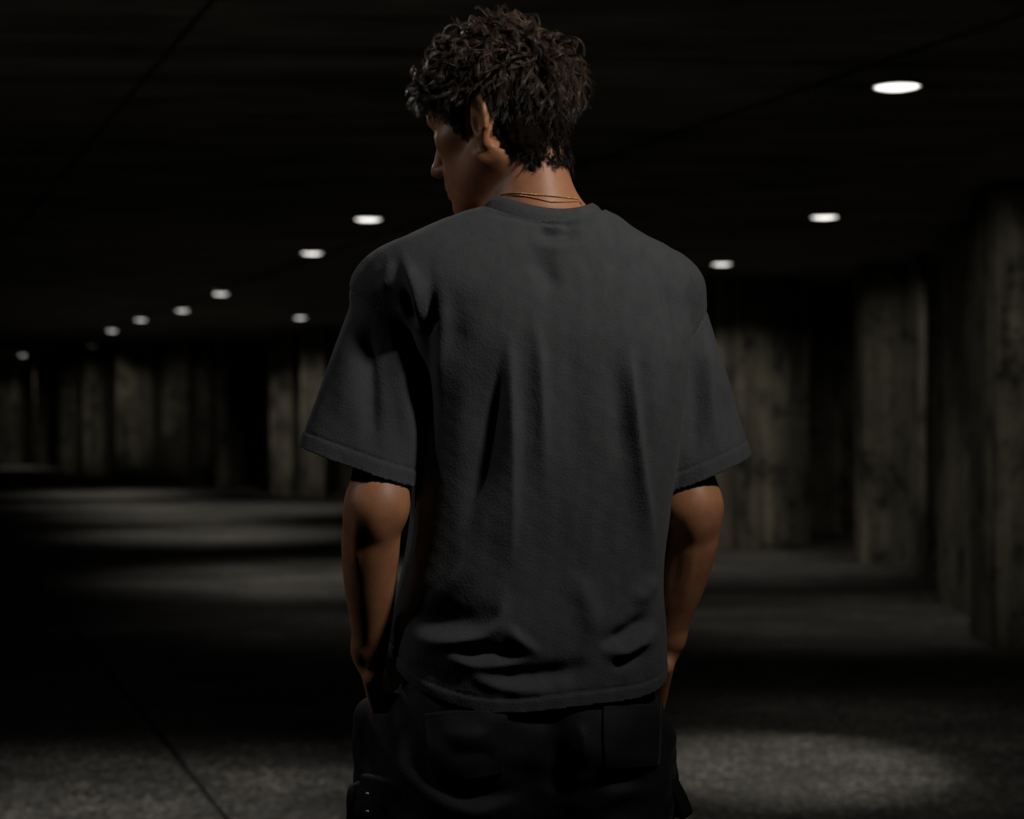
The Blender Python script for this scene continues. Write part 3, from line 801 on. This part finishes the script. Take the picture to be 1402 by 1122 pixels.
# seams and hems
ds = np.abs(seam_side(px, py, (487, 402), (578, 466)))/111.; dS = np.abs(seam_side(px, py, (968, 428), (936, 480)))/61.
D += np.where((px < 600)&(dl < .02), -.0016*np.exp(-(ds/2.4)**2), 0)+np.where((px > 900)&(dr < .02), -.0016*np.exp(-(dS/2.4)**2), 0)
gh = -np.where(isL, gl_, np.where(isR, gr_, g_hem)); hw_ = np.where(isT, .019, .021)
D += np.where(gh < hw_, .0011, 0)-.0015*np.exp(-((gh-hw_)/.0024)**2)
sv = sv+(sn*D[:, None]).astype(np.float32)
gl_ = sl_g(sv, (405, 609), (566, 664), 2.355, -.03, 0); gr_ = sl_g(sv, (1032, 622), (916, 667), 2.455, -.08, 0)
g_hem = hemz-sv[:, 2]; g_top = np.where(np.hypot(xl, yl) < .115, sv[:, 2]-z_cut, g_top)
g_all = np.where(isL, gl_, np.where(isR, gr_, np.maximum(g_hem, g_top)))
keep = (g_all[sq] <= 0).any(1)
over = g_all > 0
mv = over&~isL&~isR&(g_hem > 0); sv[mv, 2] = hemz[mv]
mv = over&~isL&~isR&(g_top > 0); sv[mv, 2] = z_cut[mv]
def plane_snap(m, g, p, q, dp, lower):
    a, b = W(*p, dp), W(*q, dp); e = b-a; e /= np.linalg.norm(e); n = np.cross(e, np.array([0, 1, -lower])); n /= np.linalg.norm(n)
    if n[2] > 0: n = -n
    sv[m] -= (g[m, None]*n).astype(np.float32)
plane_snap(over&isL, gl_, (405, 609), (566, 664), 2.355, -.03); plane_snap(over&isR, gr_, (1032, 622), (916, 667), 2.455, -.08)
# faces whose corners are cut at different places are dropped
sq = sq[keep]
fl_ = isL[sq].all(1); fr_ = isR[sq].all(1)
sn2 = vnormals(sv, sq)
def garment(name, sel, parent):
    V, Q, u = compact(sv, sq[sel]); o = mesh_from(name, V, Q, M_TEE)
    o.data.normals_split_custom_set_from_vertices([tuple(v) for v in sn2[u]])
    inner_shell(o); to_local(o, man); return o
def inner_shell(o, th=.0022):
    m = o.modifiers.new('thickness', 'SOLIDIFY'); m.thickness = th; m.offset = -1
tee = garment('t_shirt', ~(fl_|fr_), man)
for s_ in (fl_, fr_):
    o = garment('sleeve', s_, man); o.parent = tee; o.matrix_parent_inverse = Matrix.Identity(4); o.matrix_basis = Matrix.Identity(4)
# ribbed collar band
NC = 160; ph = np.linspace(0, 2*math.pi, NC, endpoint=False)
cx, cy = ((655+826)/2-701)/F*D0, 2.446
def ring(rx, ry, dz, dzs, front):
    X, Y = rx*np.cos(ph), ry*np.sin(ph)
    zz = 1.5600+dz+.0215*np.cos(ph)**2+dzs*np.cos(ph)-np.clip(Y+.03, 0, 1)*front
    return np.stack([cx+X*RT[0]+Y*FW[0], cy+X*RT[1]+Y*FW[1], zz], 1)
prof = [ring(.0955, .0845, -.0095, 0, .25), ring(.0945, .0845, -.0050, 0, .25), ring(.0920, .0825, .0000, 0, .25), ring(.0880, .0815, .0060, 0, .26), ring(.0830, .0790, .0135, -.002, .28), ring(.0765, .0735, .0195, -.0035, .30), ring(.0745, .0715, .0205, -.004, .30), ring(.0720, .0695, .0195, -.004, .30), ring(.0730, .0710, .012, -.001, .30), ring(.0790, .0770, .000, 0, .28)]
Vc = np.concatenate(prof); Qc = []
for r_ in range(len(prof)-1):
    for i in range(NC): Qc.append((r_*NC+i, r_*NC+(i+1) % NC, (r_+1)*NC+(i+1) % NC, (r_+1)*NC+i))
collar = mesh_from('collar', Vc, np.array(Qc), M_TEE); to_local(collar, man); collar.parent = tee; collar.matrix_parent_inverse = Matrix.Identity(4)
collar.location = Vector((0, 0, 0))

# ------------------------------------------------------------------ trousers
def trouser_sdf(P):
    d = ell(P, HIP+np.array([0, 0, .01]), (.172, .125, .17), rotz(PSI))
    d = smin(d, cap(P, HIP+RT*.07+np.array([0, 0, .08]), HIP-RT*.07+np.array([0, 0, .08]), .095, .095), .05)
    d = smin(d, cap(P, HIP+RT*.075-FW*.035, HIP+RT*.09-FW*.02-np.array([0, 0, .12]), .105, .105), .04)
    d = smin(d, cap(P, HIP-RT*.085-FW*.035, HIP-RT*.10-FW*.02-np.array([0, 0, .12]), .105, .105), .04)
    for sd in (-1, 1):
        h = HIP+RT*sd*.092+np.array([sd*.004, 0, -.03]); k = np.array([.01+sd*.128, 2.42+sd*.03, .50]); an = np.array([.01+sd*.138, 2.45+sd*.03, .07])
        lg = smin(cap(P, h, k, .118, .098), cap(P, k, an, .096, .085), .06)
        d = smin(d, lg, .018)
    d = smin(d, cap(P, W(512, 985, 2.46), W(520, 1075, 2.46), .027, .040), .05)
    d = smin(d, cap(P, W(887, 975, 2.55), W(885, 1060, 2.53), .026, .040), .05)
    d = smax(d, P[:, 2]-1.02, .01); d = smax(d, .035-P[:, 2], .01)
    return d
tv, tq = iso(trouser_sdf, (-.36, 2.2, .0), (.42, 2.74, 1.06), .004)
tn = vnormals(tv, tq); px, py = topx(tv)
tf = strokes(px, py, [
  ([(760, 975), (764, 1030), (768, 1122)], -.014, 16),
  ([(530, 1000), (560, 1060), (620, 1110), (700, 1125)], .009, 13),
  ([(545, 990), (585, 1060), (650, 1090), (730, 1080)], -.009, 12),
  ([(620, 1122), (700, 1100), (732, 1088)], .007, 12),
  ([(800, 1122), (850, 1090), (900, 1080)], .007, 12),
  ([(780, 1090), (840, 1070), (895, 1066)], -.006, 10),
  ([(506, 968), (520, 1010), (535, 1060)], .006, 6),
  ([(500, 975), (498, 1020), (500, 1065)], -.005, 6),
  ([(600, 1000), (640, 1010), (680, 1000)], .004, 8),
  ([(610, 1035), (650, 1030), (690, 1040)], -.004, 8),
  ([(790, 985), (800, 1020), (796, 1050)], .005, 9),
])
tf = tf*np.clip(-tn[:, 1]*1.6, 0, 1)+.005*wob(tv*np.array([1, 1, 1.4], np.float32), 26, 21)+.0028*wob(tv, 70, 22)
tv = tv+(tn*tf[:, None]).astype(np.float32)
trousers = mesh_from('trousers', tv, tq, M_PANTS); to_local(trousers, man)
tbvh = BVHTree.FromPolygons([tuple(v) for v in tv.tolist()], tq.tolist())
def patch(name, corners, nx, ny, th, material, parent, off=.003, rnd=0., lift=None):
    """a sewn-on panel: a grid over four photo corners laid onto the cloth"""
    c = np.array(corners, float); V = []; 
    for j in range(ny+1):
        for i in range(nx+1):
            u, v = i/nx, j/ny
            if rnd:
                cu, cv = 2*u-1, 2*v-1
                u = .5+.5*cu*math.sqrt(max(0, 1-rnd*cv*cv*.5)); v = .5+.5*cv*math.sqrt(max(0, 1-rnd*cu*cu*.5))
            p = (1-v)*((1-u)*c[0]+u*c[1])+v*((1-u)*c[3]+u*c[2])
            dv = Vector(((p[0]-701)/F, 1, (561-p[1])/F)); hit, nrm, _, _ = tbvh.ray_cast(Vector((0, 0, CAMZ)), dv.normalized())
            if hit is None:
                q = Vector((0, 0, CAMZ))+dv*2.42; hit, nrm, _, _ = tbvh.find_nearest(q)
            edge = min(u, 1-u, v, 1-v); pl = .0012*math.exp(-((edge-.07)/.02)**2)
            V.append(hit+nrm*(off-pl+(lift(u, v) if lift else 0)))
    V = np.array([tuple(v) for v in V])
    G_ = V.reshape(ny+1, nx+1, 3)
    for _ in range(2):
        G_[1:-1, 1:-1] = .5*G_[1:-1, 1:-1]+.125*(G_[:-2, 1:-1]+G_[2:, 1:-1]+G_[1:-1, :-2]+G_[1:-1, 2:])
    V = G_.reshape(-1, 3)
    Q = np.array([[j*(nx+1)+i, (j+1)*(nx+1)+i, (j+1)*(nx+1)+i+1, j*(nx+1)+i+1] for j in range(ny) for i in range(nx)])
    o = mesh_from(name, V, Q, material); m = o.modifiers.new('thickness', 'SOLIDIFY'); m.thickness = th; m.offset = 0
    to_local(o, man)
    if parent is not None: o.parent = parent; o.matrix_parent_inverse = Matrix.Identity(4); o.location = Vector((0, 0, 0))
    return o
patch('back_pocket', [(578, 975), (697, 972), (690, 1062), (592, 1074)], 30, 24, .0035, M_PANTS, trousers, .0028, .25)
patch('back_pocket', [(823, 966), (903, 964), (900, 1050), (826, 1054)], 24, 24, .0035, M_PANTS, trousers, .0028, .15)
def cargo(c, R, hs):
    def f(P): return rbox(P, c, hs, .012, R)-.004*wob(P, 45, 8)
    V, Q = iso(f, np.array(c)-.16, np.array(c)+.16, .004); o = mesh_from('cargo_pocket', V, Q, M_PANTS); to_local(o, man); o.parent = trousers; o.matrix_parent_inverse = Matrix.Identity(4); o.location = Vector((0, 0, 0)); return o
def flap(c, R, hs, par):
    def f(P): return rbox(P, c, hs, .004, R)-.003*wob(P, 40, 9)
    V, Q = iso(f, np.array(c)-.12, np.array(c)+.12, .0025); o = mesh_from('pocket_flap', V, Q, M_PANTS); to_local(o, man); o.parent = par; o.matrix_parent_inverse = Matrix.Identity(4); o.location = Vector((0, 0, 0)); return o
RL = rotz(math.radians(-28)) @ roty(math.radians(8)); cl = W(526, 1165, 2.43)
pk = cargo(cl, RL, (.034, .07, .105))
flL = flap(W(522, 1096, 2.355), rotz(math.radians(-26)) @ roty(math.radians(6)) @ rotx(math.radians(-8)), (.036, .008, .030), trousers)
for q in ((503, 1088), (503, 1112)):
    bm = bmesh.new(); bmesh.ops.create_uvsphere(bm, u_segments=12, v_segments=8, radius=.0032); bmesh.ops.translate(bm, verts=bm.verts, vec=Vector(W(*q, 2.342)))
    o = obj('snap_button', bm, M_SNAP, None, True); o['label'] = 'brass snap'; to_local(o, man); o.parent = trousers; o.matrix_parent_inverse = Matrix.Identity(4); o.location = Vector((0, 0, 0))
RR = rotz(math.radians(20)) @ roty(math.radians(-14)); cr_ = W(884, 1180, 2.52)
pk2 = cargo(cr_, RR, (.034, .07, .105))
flap(W(905, 1082, 2.47), rotz(math.radians(30)) @ roty(math.radians(-24)), (.011, .05, .034), trousers)
# shoes
for sd in (-1, 1):
    an = np.array([.01+sd*.138, 2.45+sd*.03, .05])
    def f(P):
        d = cap(P, an+np.array([0, -.03, .0]), an+np.array([sd*.02, .16, -.015]), .047, .034)
        d = smin(d, cap(P, an+np.array([0, -.01, .02]), an+np.array([0, -.01, .05]), .045, .045), .02)
        return smax(d, -(P[:, 2]-.003), .006)
    V, Q = iso(f, an-.25, an+np.array([.25, .30, .16]), .005); o = mesh_from('shoe', V, Q, M_SHOE); to_local(o, man)

# ------------------------------------------------------------------ thin chains round the neck
bbvh = BVHTree.FromPolygons([tuple(v) for v in bv.tolist()], bq.tolist())
def chain(pts, rb):
    """follows the skin where the photo shows it, then drops inside the collar"""
    pts = np.array(pts, float); s = np.linspace(0, 1, len(pts)); X, Y = [spline(s, pts[:, k]) for k in (0, 1)]
    u = np.linspace(0, 1, 700); P = []
    for a, b in zip(X(u), Y(u)):
        dv = Vector(((a-701)/F, 1, (561-b)/F)).normalized(); hit, n, _, _ = bbvh.ray_cast(Vector((0, 0, CAMZ)), dv)
        if hit is not None: P.append(hit+n*.0009)
    P = np.array([tuple(v) for v in P]); ker = np.ones(9)/9
    for k in range(3): P[4:-4, k] = np.convolve(P[:, k], ker, 'valid')
    uu = np.linspace(0, 1, len(P)); r = rb*(.5+.8*np.abs(np.sin(uu*math.pi*85)))
    V, Q = tube_verts(P[None], r[None], 6); o = mesh_from('necklace', V, Q, M_GOLD); to_local(o, man); o['label'] = 'thin gold chain'
chain([(671, 277), (684, 268), (704, 264.5), (735, 267), (765, 270), (789, 273), (796, 281)], .0008)
chain([(674, 274), (690, 266.5), (715, 268), (738, 273), (757, 277), (778, 276.5), (794, 275.5)], .0007)
